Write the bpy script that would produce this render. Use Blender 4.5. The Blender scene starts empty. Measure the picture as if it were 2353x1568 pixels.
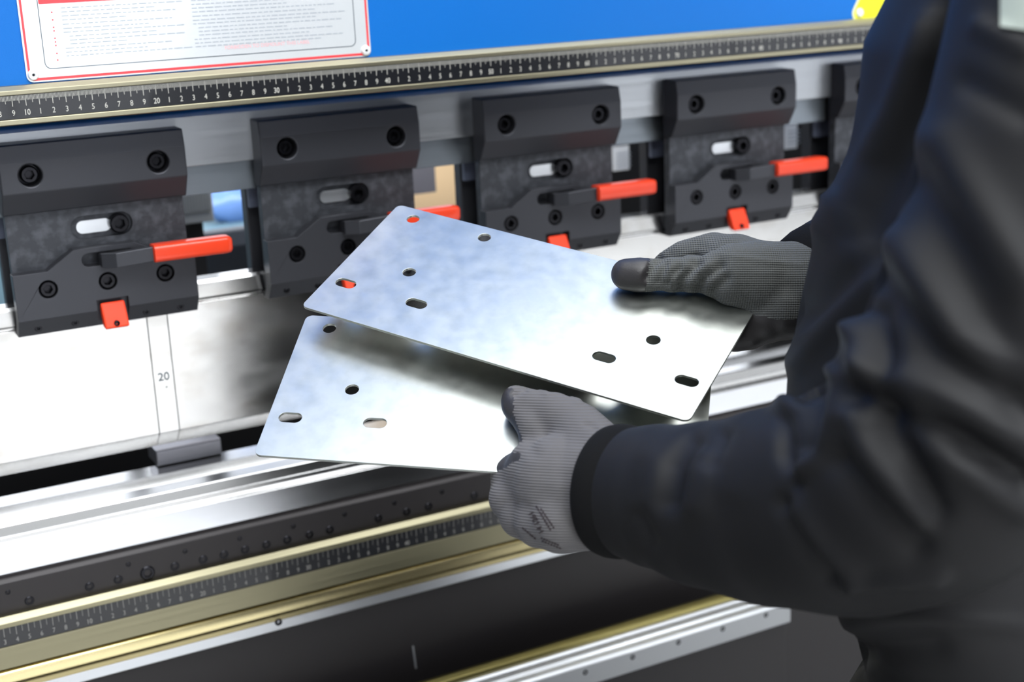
import bpy, bmesh, math, random
import numpy as np
from mathutils import Vector, Matrix
from mathutils.bvhtree import BVHTree
random.seed(7); rng = np.random.default_rng(7)
SC = bpy.context.scene; COL = SC.collection
# ---------------------------------------------------------------- units: machine drawing in decimetres, X along the press,
# Y into the machine, Z up with 0 at the upper scale (1.35 m above the floor)
ZB = 1.35
def M3(p): return np.asarray(p, float) * 0.1 + np.array([0, 0, ZB])
FLOOR = -13.5
# ---------------------------------------------------------------- camera (solved from the photo's scales)
W, H, F = 2353, 1568, 3268.0
CAM = np.array([-0.86878, -11.42946, 1.02539])
CM = np.array([[0.88038452, -0.47233175, -0.0427295], [-0.16193305, -0.21469628, -0.96316312], [0.44575866, 0.85487322, -0.2655014]])
def ray(x, y): return np.array([(x - W / 2) / F, (y - H / 2) / F, 1.0]) @ CM
def at(x, y, d): return CAM + ray(x, y) * d                       # a point seen at (x, y), d dm in front of the lens
def on_plane(x, y, o, n, w=0.0):                                   # the same on a plane lifted by w
    r = ray(x, y); return CAM + r * (((o + n * w - CAM) @ n) / (r @ n))
def on_y(x, y, Y): r = ray(x, y); return CAM + r * ((Y - CAM[1]) / r[1])
def pix(P):
    v = (np.asarray(P, float) - CAM) @ CM.T
    return np.stack([v[..., 0] / v[..., 2] * F + W / 2, v[..., 1] / v[..., 2] * F + H / 2], -1)

# ---------------------------------------------------------------- materials
def lin(c):
    if isinstance(c, str):
        c = [int(c[i:i + 2], 16) / 255 for i in (0, 2, 4)]
    return [x / 12.92 if x <= 0.04045 else ((x + 0.055) / 1.055) ** 2.4 for x in c]
def mat(name, col, rough=0.5, metal=0.0, bump=None, vary=None, rvary=None, spec=0.5, coat=0.0, sheen=0.0, emit=None):
    """bump=(scale_xyz, strength, distance_m); vary=(scale_xyz, second colour, lo, hi); rvary=(scale_xyz, rough2)"""
    m = bpy.data.materials.new(name); m.use_nodes = True
    nt = m.node_tree; b = nt.nodes['Principled BSDF']; N = nt.nodes.new; L = nt.links.new
    b.inputs['Base Color'].default_value = (*lin(col), 1); b.inputs['Roughness'].default_value = rough
    b.inputs['Metallic'].default_value = metal; b.inputs['Specular IOR Level'].default_value = spec
    b.inputs['Coat Weight'].default_value = coat; b.inputs['Sheen Weight'].default_value = sheen
    if emit:
        b.inputs['Emission Color'].default_value = (*lin(emit[0]), 1); b.inputs['Emission Strength'].default_value = emit[1]
    def noise(sc, detail=3.0):
        tc = N('ShaderNodeTexCoord'); mp = N('ShaderNodeMapping'); mp.inputs['Scale'].default_value = sc
        L(tc.outputs['Object'], mp.inputs['Vector']); nz = N('ShaderNodeTexNoise'); nz.inputs['Scale'].default_value = 1.0
        nz.inputs['Detail'].default_value = detail; L(mp.outputs['Vector'], nz.inputs['Vector']); return nz
    if bump:
        nz = noise(bump[0]); bp = N('ShaderNodeBump'); bp.inputs['Strength'].default_value = bump[1]; bp.inputs['Distance'].default_value = bump[2]
        L(nz.outputs['Fac'], bp.inputs['Height']); L(bp.outputs['Normal'], b.inputs['Normal'])
    if vary:
        nz = noise(vary[0], 4.0); r = N('ShaderNodeMapRange'); r.inputs['From Min'].default_value = vary[2]; r.inputs['From Max'].default_value = vary[3]
        L(nz.outputs['Fac'], r.inputs['Value']); mx = N('ShaderNodeMix'); mx.data_type = 'RGBA'
        mx.inputs['A'].default_value = (*lin(col), 1); mx.inputs['B'].default_value = (*lin(vary[1]), 1)
        L(r.outputs['Result'], mx.inputs['Factor']); L(mx.outputs['Result'], b.inputs['Base Color'])
    if rvary:
        nz = noise(rvary[0], 4.0); r = N('ShaderNodeMapRange'); r.inputs['From Min'].default_value = 0.35; r.inputs['From Max'].default_value = 0.65
        r.inputs['To Min'].default_value = rough; r.inputs['To Max'].default_value = rvary[1]
        L(nz.outputs['Fac'], r.inputs['Value']); L(r.outputs['Result'], b.inputs['Roughness'])
    return m
def wave_bump(m, direction, per_m, strength, dist, second=None):
    """knit ribs: sine ridges across a direction (object space)"""
    nt = m.node_tree; N = nt.nodes.new; L = nt.links.new; b = nt.nodes['Principled BSDF']
    tc = N('ShaderNodeTexCoord')
    def ridge(d, per):
        d = Vector(d).normalized()
        dp = N('ShaderNodeVectorMath'); dp.operation = 'DOT_PRODUCT'; dp.inputs[1].default_value = d * (per * 2 * math.pi)
        L(tc.outputs['Object'], dp.inputs[0]); s = N('ShaderNodeMath'); s.operation = 'SINE'; L(dp.outputs['Value'], s.inputs[0]); return s
    s = ridge(direction, per_m); out = s.outputs[0]
    if second:
        s2 = ridge(second[0], second[1]); ad = N('ShaderNodeMath'); ad.operation = 'ADD'; L(out, ad.inputs[0]); L(s2.outputs[0], ad.inputs[1]); out = ad.outputs[0]
    bp = N('ShaderNodeBump'); bp.inputs['Strength'].default_value = strength; bp.inputs['Distance'].default_value = dist
    L(out, bp.inputs['Height']); old = b.inputs['Normal'].links
    if old: L(old[0].from_socket, bp.inputs['Normal'])
    L(bp.outputs['Normal'], b.inputs['Normal'])

m_blue = mat('blue_paint', '0266BB', 0.42, spec=0.3, bump=((900, 900, 900), 0.35, 0.0006))
m_gold = mat('gold_anodised', 'A6A088', 0.34, 1.0, rvary=((2, 300, 300), 0.42))
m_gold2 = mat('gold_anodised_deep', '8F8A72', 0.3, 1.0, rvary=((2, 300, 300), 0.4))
m_scale = mat('scale_black', '17181C', 0.3, coat=0.3)
m_mark = mat('scale_white_print', 'C2C0B8', 0.6)
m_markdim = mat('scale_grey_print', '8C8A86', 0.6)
m_neck = mat('dull_steel', '8C939A', 0.4, 1.0, rvary=((3, 260, 260), 0.5))
m_steel = mat('ground_steel', 'B9BCC0', 0.34, 1.0, bump=((6, 500, 500), 0.06, 0.0004), rvary=((3, 260, 260), 0.44))
m_punch = mat('polished_punch_steel', 'BEBEBE', 0.13, 1.0, bump=((40, 200, 200), 0.012, 0.0002), rvary=((14, 40, 40), 0.19), vary=((22, 22, 40), 'AAA7A3', 0.5, 0.8))
m_die = mat('ground_die_steel', 'C0C0C0', 0.17, 1.0, rvary=((8, 30, 30), 0.22))
m_oxide = mat('black_oxide', '3E3F44', 0.42, 0.6, bump=((420, 420, 420), 0.12, 0.0004))
m_cast = mat('black_cast_plate', '3C3E43', 0.5, 0.55, bump=((300, 300, 300), 0.5, 0.0007), vary=((120, 120, 120), '52545A', 0.45, 0.7))
m_bolt = mat('black_screw', '242428', 0.24, 0.8)
m_red = mat('red_rubber_grip', 'DA3A18', 0.35, coat=0.2)
m_redp = mat('red_painted_tab', 'E83C16', 0.5, spec=0.3)
m_darkrail = mat('blackened_rail', '2B2829', 0.4, 0.4, bump=((300, 300, 300), 0.08, 0.0003))
m_table = mat('black_table_front', '201D1E', 0.5, 0.1, bump=((60, 400, 400), 0.1, 0.0004))
m_black = mat('dull_black', '0C0C0E', 0.7)
m_alu = mat('bright_aluminium', 'D9DCE0', 0.28, 1.0, rvary=((2, 400, 400), 0.38))
m_alug = mat('satin_aluminium', 'A9ABAD', 0.5, 0.7)
m_brass = mat('brass_strip', '8C8354', 0.32, 1.0)
m_sheet = mat('galvanised_sheet', 'C7CAC4', 0.31, 1.0, bump=((150, 900, 900), 0.025, 0.0002), rvary=((60, 60, 60), 0.37), vary=((70, 70, 70), 'B7BBB5', 0.42, 0.75))
m_sign = mat('sign_white_metal', 'E2E6E9', 0.2, 0.3)
m_signred = mat('sign_red_print', 'E0434A', 0.35)
m_signink = mat('sign_dark_print', '3A4650', 0.4)
m_signtext = mat('sign_grey_print', 'A2A9B0', 0.4)
m_signpink = mat('sign_pink_print', 'E8A9AE', 0.4)
m_rivet = mat('rivet_white', 'EEF0F2', 0.3, 0.2)
m_yellow = mat('warning_yellow', 'E6E61E', 0.35)
m_yelrim = mat('warning_pale_rim', 'E9EEC8', 0.4)
m_jacket = mat('black_softshell', '141416', 0.6, spec=0.27, bump=((2600, 2600, 2600), 0.15, 0.0003))
m_cuff = mat('black_rib_knit', '0A0A0B', 0.9, spec=0.2, bump=((900, 900, 900), 0.6, 0.0006))
m_trouser = mat('dark_trousers', '17171A', 0.8)
m_gloveL = mat('grey_knit_glove', '5C5A5B', 0.9, sheen=0.1, bump=((1500, 1500, 1500), 0.2, 0.0004))
m_gloveR = mat('dark_grey_knit_glove', '565856', 0.85, sheen=0.1, bump=((1500, 1500, 1500), 0.2, 0.0004))
m_coat = mat('dark_nitrile_coating', '302E2F', 0.45, bump=((700, 700, 700), 0.25, 0.0005))
m_ink = mat('glove_print_ink', '2A2023', 0.8)
m_skin = mat('skin', 'C99A7C', 0.55)
m_hair = mat('hair_brown', '33241A', 0.7)
m_shoe = mat('shoe_black', '141414', 0.5)
m_floor = mat('pale_concrete_floor', '9C9D9E', 0.5, bump=((40, 40, 40), 0.05, 0.001), vary=((3, 3, 3), '8E8F8E', 0.4, 0.7))
m_wall = mat('white_hall_wall', 'DCDEE0', 0.7)
m_card = mat('cardboard', 'DDBE92', 0.8)
m_label = mat('white_paper_label', 'EEF0F0', 0.6)
m_tarp = mat('blue_plastic', '6E93CE', 0.3)
m_teal = mat('grey_blue_panel', '6F8C98', 0.5)
m_navy = mat('dark_blue_grey_panel', '3A4452', 0.5)
m_grey = mat('grey_block', '8E9190', 0.6)
m_ppl = mat('slate_bracket', '5C6274', 0.5, 0.3)
m_patch = mat('grey_reflective_patch', '9AA39A', 0.5)
wave_bump(m_gloveL, CM[1], 560, 0.55, 0.0006)
wave_bump(m_gloveR, CM[0], 620, 0.6, 0.0006, (CM[1], 620))

# ---------------------------------------------------------------- object helpers
ORG = {}
def link(o, parent=None, origin=None):
    COL.objects.link(o)
    if parent is not None:
        o.parent = parent; ORG[o.name] = ORG[parent.name]
    else:
        ORG[o.name] = np.asarray(origin, float); o.location = M3(origin)
    return o
def empty(name, origin):
    o = bpy.data.objects.new(name, None); o.empty_display_size = 0.02; return link(o, None, origin)
def tag(o, label=None, cat=None, group=None, kind=None):
    if label: o['label'] = label
    if cat: o['category'] = cat
    if group: o['group'] = group
    if kind: o['kind'] = kind
    return o
def mesh(name, vf, m, parent=None, origin=None, smooth=False, auto=None, bevel=None, label=None):
    """vf=(verts dm, faces) or list of such; one mesh object"""
    v, f = join(vf) if isinstance(vf, list) else vf
    v = np.asarray(v, float).reshape(-1, 3)
    if origin is None: origin = ORG[parent.name] if parent is not None else [(v[:, 0].min() + v[:, 0].max()) / 2, (v[:, 1].min() + v[:, 1].max()) / 2, v[:, 2].min()]
    me = bpy.data.meshes.new(name)
    me.from_pydata(((v - np.asarray(origin)) * 0.1).tolist(), [], [list(map(int, x)) for x in f]); me.validate()
    bm = bmesh.new(); bm.from_mesh(me); bmesh.ops.recalc_face_normals(bm, faces=bm.faces); bm.to_mesh(me); bm.free()
    ms = m if isinstance(m, (list, tuple)) else [m]
    for x in ms: me.materials.append(x)
    o = bpy.data.objects.new(name, me); link(o, parent, origin)
    if smooth or auto: me.polygons.foreach_set('use_smooth', [True] * len(me.polygons))
    if auto: me.set_sharp_from_angle(angle=math.radians(auto))
    if bevel:
        b = o.modifiers.new('bevel', 'BEVEL'); b.width = bevel * 0.1; b.segments = 2; b.limit_method = 'ANGLE'; b.angle_limit = math.radians(35); b.harden_normals = False
    if label: o['label'] = label
    return o
def join(parts):
    V, Fs, k = [], [], 0
    for v, f in parts:
        v = np.asarray(v, float).reshape(-1, 3); V.append(v); Fs += [[i + k for i in q] for q in f]; k += len(v)
    return np.concatenate(V), Fs
def box(x0, x1, y0, y1, z0, z1):
    v = [(x, y, z) for x in (x0, x1) for y in (y0, y1) for z in (z0, z1)]
    return v, [(0, 1, 3, 2), (4, 6, 7, 5), (0, 4, 5, 1), (2, 3, 7, 6), (0, 2, 6, 4), (1, 5, 7, 3)]
def prism(prof, x0, x1):                                        # closed (y,z) profile swept along X
    n = len(prof); v = [(x0, y, z) for y, z in prof] + [(x1, y, z) for y, z in prof]
    f = [(i, (i + 1) % n, n + (i + 1) % n, n + i) for i in range(n)] + [list(range(n))[::-1], list(range(n, 2 * n))]
    return v, f
def loft(rings, cap=True):
    n = len(rings[0]); v = [p for r in rings for p in r]; f = []
    for k in range(len(rings) - 1):
        for i in range(n):
            j = (i + 1) % n; f.append((k * n + i, k * n + j, (k + 1) * n + j, (k + 1) * n + i))
    if cap: f += [list(range(n))[::-1], [(len(rings) - 1) * n + i for i in range(n)]]
    return v, f
def disc_y(cx, cz, prof, n=28):                                  # lathe round a -Y axis: prof = [(radius, y)...]
    rings = []
    for r, y in prof:
        rings.append([(cx + r * math.cos(2 * math.pi * i / n), y, cz + r * math.sin(2 * math.pi * i / n)) for i in range(n)])
    return loft(rings)
def hexring(cx, cz, r, y, n=24, rot=0.3):
    out = []
    for i in range(n):
        a = 2 * math.pi * i / n; s = math.cos(math.pi / 6) / math.cos(((a + math.pi / 6) % (math.pi / 3)) - math.pi / 6)
        out.append((cx + r * s * math.cos(a + rot), y, cz + r * s * math.sin(a + rot)))
    return out
def cap_screw(cx, cz, r, y, depth=0.1, rot=0.3):                 # socket head facing -Y, front at y
    n = 24
    c = lambda rr, yy: [(cx + rr * math.cos(2 * math.pi * i / n + rot), yy, cz + rr * math.sin(2 * math.pi * i / n + rot)) for i in range(n)]
    return loft([c(r, y + depth), c(r, y + r * .18), c(r * .84, y), hexring(cx, cz, r * .58, y, n, rot), hexring(cx, cz, r * .52, y + r * .1, n, rot), hexring(cx, cz, r * .5, y + r * .75, n, rot)])
def rrect(x0, x1, z0, z1, r, n=6):
    out = []
    for cx, cz, a0 in ((x1 - r, z1 - r, 0), (x0 + r, z1 - r, 90), (x0 + r, z0 + r, 180), (x1 - r, z0 + r, 270)):
        for i in range(n + 1):
            a = math.radians(a0 + 90 * i / n); out.append((cx + r * math.cos(a), cz + r * math.sin(a)))
    return out
def curve_fill(loops, thick):
    """2D loops (first outline, others holes) -> solid of given thickness, in local xy, z from 0 to thick"""
    cu = bpy.data.curves.new('tmp', 'CURVE'); cu.dimensions = '2D'; cu.fill_mode = 'BOTH'; cu.extrude = thick / 2
    for lp in loops:
        s = cu.splines.new('POLY'); s.points.add(len(lp) - 1)
        for p, q in zip(s.points, lp): p.co = (q[0], q[1], 0, 1)
        s.use_cyclic_u = True
    o = bpy.data.objects.new('tmp', cu); COL.objects.link(o); dg = bpy.context.evaluated_depsgraph_get()
    me = bpy.data.meshes.new_from_object(o.evaluated_get(dg)); bpy.data.objects.remove(o); bpy.data.curves.remove(cu)
    bm = bmesh.new(); bm.from_mesh(me); bmesh.ops.remove_doubles(bm, verts=bm.verts, dist=1e-5); bm.to_mesh(me); bm.free()
    v = np.array([x.co[:] for x in me.vertices]); f = [list(p.vertices) for p in me.polygons]; bpy.data.meshes.remove(me)
    v[:, 2] += thick / 2
    return v, f
_txt = {}
def text(s, size=1.0, align='CENTER', bold=0.0):
    key = (s, align, bold)
    if key not in _txt:
        cu = bpy.data.curves.new('tmp', 'FONT'); cu.body = s; cu.align_x = align; cu.size = 1.0; cu.offset = bold; cu.resolution_u = 3
        o = bpy.data.objects.new('tmp', cu); COL.objects.link(o); dg = bpy.context.evaluated_depsgraph_get()
        me = bpy.data.meshes.new_from_object(o.evaluated_get(dg)); bpy.data.objects.remove(o); bpy.data.curves.remove(cu)
        _txt[key] = (np.array([x.co[:] for x in me.vertices]).reshape(-1, 3), [list(p.vertices) for p in me.polygons]); bpy.data.meshes.remove(me)
    v, f = _txt[key]; return v * size, f
def face_front(vf, x, y, z, sx=1.0):                              # put flat xy lettering on a plane facing -Y
    v, f = vf; v = np.asarray(v); return np.stack([x + v[:, 0] * sx, np.full(len(v), y) - v[:, 2], z + v[:, 1]], 1), f
def cut(o, cutters):                                              # real drilled recesses
    for vf in cutters:
        me = bpy.data.meshes.new('tmp'); v, f = vf; org = ORG[o.name]
        me.from_pydata(((np.asarray(v, float) - org) * .1).tolist(), [], [list(q) for q in f])
        bm = bmesh.new(); bm.from_mesh(me); bmesh.ops.recalc_face_normals(bm, faces=bm.faces); bm.to_mesh(me); bm.free()
        c = bpy.data.objects.new('tmp', me); COL.objects.link(c); c.location = M3(org)
        md = o.modifiers.new('b', 'BOOLEAN'); md.object = c; md.operation = 'DIFFERENCE'; md.solver = 'EXACT'
        bpy.context.view_layer.update(); dg = bpy.context.evaluated_depsgraph_get()
        new = bpy.data.meshes.new_from_object(o.evaluated_get(dg)); o.modifiers.remove(md); old = o.data; o.data = new; new.name = old.name
        bpy.data.objects.remove(c); bpy.data.meshes.remove(me); bpy.data.meshes.remove(old)
def copy_tree(o, parent=None):
    c = o.copy(); COL.objects.link(c)
    if parent is not None: c.parent = parent
    for ch in [x for x in bpy.data.objects if x.parent == o]: copy_tree(ch, c)
    return c
def struct(name, vf, m): return tag(mesh(name, vf, m), kind='structure')

# ================================================================ the hall
struct('floor', box(-70, 90, -80, 50, FLOOR - .5, FLOOR), m_floor)
struct('wall_back', box(-70, 90, 50, 51, FLOOR, 40), m_wall)
struct('wall_front', box(-70, 90, -81, -80, FLOOR, 40), m_wall)
struct('wall_left', box(-71, -70, -80, 50, FLOOR, 40), m_wall)
struct('wall_right', box(90, 91, -80, 50, FLOOR, 40), m_wall)

m_day = mat('daylight_glazing', 'F4F8FF', 0.4, emit=('F4F8FF', 1.65))
m_frame = mat('window_frame_grey', '55585C', 0.6)
def window(k, x0, x1, z0, z1, y=-80):
    sg = 1 if y < 0 else -1
    Y_ = lambda a, b: (min(y + sg * a, y + sg * b), max(y + sg * a, y + sg * b))
    ya, yb = Y_(0, .5)
    fr = struct(f'window_{k}', [box(x0, x0 + .6, ya, yb, z0, z1), box(x1 - .6, x1, ya, yb, z0, z1), box(x0, x1, ya, yb, z0, z0 + .6), box(x0, x1, ya, yb, z1 - .6, z1)] + [box(x, x + .4, ya, yb, z0, z1) for x in np.arange(x0 + 19, x1 - 3, 19)], m_frame)
    mesh('pane', box(x0 + .6, x1 - .6, *Y_(.1, .15), z0 + .6, z1 - .6), m_day, fr)
window(3, -30, 80, 6, 34, 50)  # added glowing window, out of view; its reflection whitens the die lands
window(1, -6, 32, -11, 38)
window(2, 48, 88, -11, 38)
# ================================================================ press brake: upper beam
X0, X1 = -9.0, 24.0
beam = empty('upper_beam', ((X0 + X1) / 2, 1.0, 0))
tag(beam, 'blue painted upper beam of the press brake above the clamps', 'machine beam')
mesh('front_panel', box(X0, X1, 0.1, 1.9, -.02, 9.0), m_blue, beam, bevel=.03)
mesh('tool_rail', prism([(.66, -.66), (.66, -.235), (.672, -.203), (.71, -.185), (.9, -.178), (1.35, -.178), (1.35, -.66)], X0, X1), m_steel, beam, bevel=.008, label='ground steel rail under the beam')
mesh('lower_neck', prism([(.78, -.93), (.78, -.66), (1.1, -.66), (1.1, -.93)], X0, X1), m_neck, beam, bevel=.006)
mesh('beam_underside', box(X0, X1, .95, 1.85, -.176, -.02), m_black, beam)

def scale_rail(name, y, zt, zs0, zs1, zb, label, dim, mk, glyph):
    r = empty(name, ((X0 + X1) / 2, y + .1, zb)); tag(r, label, 'measuring scale', 'measuring scales on the press brake')
    e = .022
    prof = [(y + .1005, zb), (y + .01, zb), (y - .01, zb + .008), (y - .01, zs0 - e * .2), (y + .012, zs0), (y + .012, zs1), (y - .01, zs1 + e * .2), (y - .01, zt - (zt - zs1) * .5), (y + .035, zt), (y + .1005, zt)]
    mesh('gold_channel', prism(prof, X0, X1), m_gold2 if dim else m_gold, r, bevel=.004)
    mesh('scale_strip', box(X0, X1, y + .002, y + .011, zs0, zs1), m_scale, r)
    parts = []; ym = y - .0005
    q = lambda x0, x1, z0, z1: ([(x0, ym, z0), (x1, ym, z0), (x1, ym, z1), (x0, ym, z1)], [(0, 1, 2, 3)])
    h = zs1 - zs0
    for mm in range(-100, 1250):
        x = mm / 100.
        l = .46 if mm % 10 == 0 else (.34 if mm % 5 == 0 else .22)
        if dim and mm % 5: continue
        w = .0016 if mm % 10 else .0022
        parts.append(q(x - w, x + w, zs1 - h * l, zs1))
    for cm in range(-9, 125):
        s = str(cm if cm % 10 == 0 else cm % 10)
        if cm <= 0: continue
        parts.append(face_front(text(s, glyph, bold=.0 if cm % 10 else .008), cm / 10., ym, zs0 + h * .14, .82))
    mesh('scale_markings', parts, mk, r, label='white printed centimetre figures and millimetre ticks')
    return r
scale_rail('measuring_scale', 0.0, .185, -.062, .115, -.112, 'gold channel scale rule along the bottom of the blue beam', False, m_mark, .062)

# ---------------------------------------------------------------- sign and warning label on the beam
SY = .1
sign = empty('safety_sign', (2.47, SY, .2)); tag(sign, 'white riveted safety notice with red border on the blue beam', 'sign')
def flat(loop, y, thick): v, f = curve_fill([loop], thick); return np.stack([v[:, 0], y - v[:, 2], v[:, 1]], 1), f
def frame2(l0, l1, y, thick): v, f = curve_fill([l0, l1], thick); return np.stack([v[:, 0], y - v[:, 2], v[:, 1]], 1), f
mesh('sign_plate', flat(rrect(1.045, 3.90, .195, 1.13, .05), SY, .012), m_sign, sign)
yt = SY - .0125
mesh('red_border', frame2(rrect(1.058, 3.887, .205, 1.117, .045), rrect(1.076, 3.869, .226, 1.099, .035), yt + .0005, .001), m_signred, sign)
mesh('inner_line', frame2(rrect(1.19, 3.768, .286, 1.06, .05), rrect(1.196, 3.762, .292, 1.054, .045), yt + .0005, .001), m_signink, sign)
mesh('title_band', flat(rrect(1.20, 3.758, .775, 1.05, .01), yt + .0005, .001), m_signred, sign)
mesh('title_lettering', face_front(text('SAFETY', .2, 'LEFT', .012), 2.02, yt - .0012, .79), m_sign, sign)
parts = []; rows = [.735, .705, .675, .645, .612, .58, .552, .52, .49, .462, .43, .40, .372]
for i, z in enumerate(rows):
    for xa, xb in ((1.36, 2.30), (2.38, 3.66)):
        x = xa + (.04 if i in (7, 8, 9) else 0); end = xb - (.0, .25, .05, .5, .1, .3)[(i + (xa > 2)) % 6]
        while x < end:
            w = random.uniform(.02, .07); hgt = .0075
            parts.append(([(x, yt - .0008, z), (x + w, yt - .0008, z), (x + w, yt - .0008, z + hgt), (x, yt - .0008, z + hgt)], [(0, 1, 2, 3)])); x += w + .012
mesh('body_text_lines', parts, m_signtext, sign)
bl = []
for z in (.705, .648, .592, .565, .51, .482, .455, .395, .345):
    bl.append(([(1.285, yt - .0008, z), (1.297, yt - .0008, z), (1.297, yt - .0008, z + .011), (1.285, yt - .0008, z + .011)], [(0, 1, 2, 3)]))
mesh('red_bullets', bl, m_signred, sign)
mesh('pink_footer', [face_front(text('FORBIDDEN TO DISMOUNT THIS LABEL', .041, 'LEFT'), 2.62, yt - .0008, .338)], m_signpink, sign)
for x, z in ((1.094, .252), (3.852, .245), (1.094, 1.07), (3.852, 1.07)):
    rv = mesh('rivet', disc_y(x, z, [(.042, SY - .012), (.042, SY - .02), (.034, SY - .032), (.014, SY - .036), (.011, SY - .028)]), m_rivet, sign, auto=40)
    mesh('rivet_core', disc_y(x, z, [(.011, SY - .027), (.008, SY - .033), (.002, SY - .034)], 12), m_bolt, rv)
wl = empty('warning_label', (9.65, SY, .17)); tag(wl, 'yellow triangular warning label riveted at the right of the beam', 'warning label')
def tri(r, c, s):
    pts = [(c[0] - s, c[1] - s * .577), (c[0] + s, c[1] - s * .577), (c[0], c[1] + s * 1.155)]; out = []
    for i, p in enumerate(pts):
        a0 = (210, 330, 90)[i]
        out += [(p[0] + r * math.cos(math.radians(a0 - 60 + k * 15)), p[1] + r * math.sin(math.radians(a0 - 60 + k * 15))) for k in range(9)]
    return out
mesh('label_rim', flat(tri(.085, (9.72, .47), .40), SY, .008), m_yelrim, wl)
mesh('label_face', flat(tri(.068, (9.72, .47), .40), SY - .008, .002), m_yellow, wl)
for x, z in ((9.325, .245), (10.115, .245)):
    mesh('rivet', disc_y(x, z, [(.045, SY - .009), (.045, SY - .018), (.036, SY - .03), (.012, SY - .034)]), m_rivet, wl, auto=40)

# ================================================================ tool clamps
CX0, PITCH = 1.548, 2.165
clamp = empty('tool_clamp', (CX0, .8, -1.92))
HL = .755
def X(d): return CX0 + d
jaw = mesh('upper_jaw', prism([(.69, -.30), (.462, -.305), (.43, -.45), (.43, -.695), (.545, -.885), (.69, -.885)], X(-HL), X(HL)), m_oxide, clamp)
UB = (-.517, .517); UZ = -.5585
cut(jaw, [disc_y(X(d), UZ, [(.092, .40), (.092, .56)], 32) for d in UB])
jb = jaw.modifiers.new('bevel', 'BEVEL'); jb.width = .0012; jb.segments = 2; jb.limit_method = 'ANGLE'; jb.angle_limit = math.radians(30)
for d in UB:
    mesh('clamp_bolt', cap_screw(X(d), UZ, .072, .475, .08), m_bolt, clamp, auto=35)
plate = mesh('clamp_plate', box(X(-HL + .02), X(HL - .02), .605, .70, -1.9, -.87), m_cast, clamp)
slot = lambda x0, x1, z, r, y0, y1: (lambda lp: (np.array([(p[0], y, p[1]) for y in (y0, y1) for p in lp]), [tuple(range(len(lp)))[::-1], tuple(range(len(lp), 2 * len(lp)))] + [(i, (i + 1) % len(lp), len(lp) + (i + 1) % len(lp), len(lp) + i) for i in range(len(lp))]))(rrect(x0, x1, z - r, z + r, r * .98, 8))
SZ = -1.06
cut(plate, [slot(1.32, 1.835, SZ, .098, .55, .66)])
mesh('slot_wedge', flat(rrect(1.375, 1.66, SZ - .058, SZ + .05, .05), .665, .02), m_alu, clamp, label='bright metal showing in the slot')
mesh('adjusting_bolt', cap_screw(1.722, SZ, .083, .575, .09, .1), m_bolt, clamp, auto=35)
# raised lower body with the stepped upper outline
out2 = [(X(-HL), -1.365), (1.07, -1.365), (1.30, -1.215), (1.80, -1.215), (1.985, -1.30), (X(HL), -1.30), (X(HL), -1.755), (X(-HL), -1.755)]
v, f = curve_fill([out2], .12); lowb = (np.stack([v[:, 0], .60 - v[:, 2] * 1.0, v[:, 1]], 1), f)
body = mesh('lower_body', lowb, m_oxide, clamp)
bev = prism([(.48, -1.755), (.60, -1.755), (.705, -1.905), (.60, -1.905), (.575, -1.90)], X(-HL), X(HL))
LB = (-.488, 0, .488); LZ = -1.513
cut(body, [disc_y(X(d), LZ, [(.077, .40), (.077, .56)], 32) for d in LB] + [slot(1.355, 1.80, -1.315, .058, .40, .61)] + [box(1.435, 1.70, .40, .545, -2.0, -1.665)])
bb = body.modifiers.new('bevel', 'BEVEL'); bb.width = .0025; bb.segments = 2; bb.limit_method = 'ANGLE'; bb.angle_limit = math.radians(60)
lip = mesh('bottom_lip', bev, m_oxide, clamp)
cut(lip, [box(1.435, 1.70, .40, .56, -2.0, -1.70)])
for d in LB: mesh('clamp_bolt', cap_screw(X(d), LZ, .068, .487, .09), m_bolt, clamp, auto=35)
for d in (-.60, -.30, .30, .60):
    y = .535; z = -1.835
    mesh('set_screw', cap_screw(X(d), z, .03, y - .012, .03), m_bolt, clamp, auto=35)
mesh('rear_plate', box(X(-HL), X(HL), 1.0, 1.14, -1.86, -.9), m_oxide, clamp, bevel=.01)
mesh('rear_bracket', box(X(-HL), X(-HL + .3), .90, .955, -1.12, -.94), m_ppl, clamp)
# lever
lv = loft([[(x, y, z) for y, z in ((yc + .075, zc - .05), (yc + .075, zc + .05), (yc - .06, zc + .062), (yc - .06, zc - .062))] for x, yc, zc in ((1.50, .47, -1.325), (1.60, .36, -1.315), (1.93, .325, -1.295))])
lever = mesh('lever_arm', lv, m_oxide, clamp, bevel=.006)
rings = []
for x, s in ((1.90, .9), (1.905, 1.0), (2.52, 1.0), (2.555, .93), (2.572, .72), (2.576, .4)):
    zc = -1.292 + (x - 1.9) * -.005
    rings.append([(x, .30 + yy * s, zc + zz * s) for yy, zz in rrect(-.085, .085, -.073, .073, .035, 4)])
mesh('lever_grip', loft(rings), m_red, lever, auto=50, label='red rubber lever grip')
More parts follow.
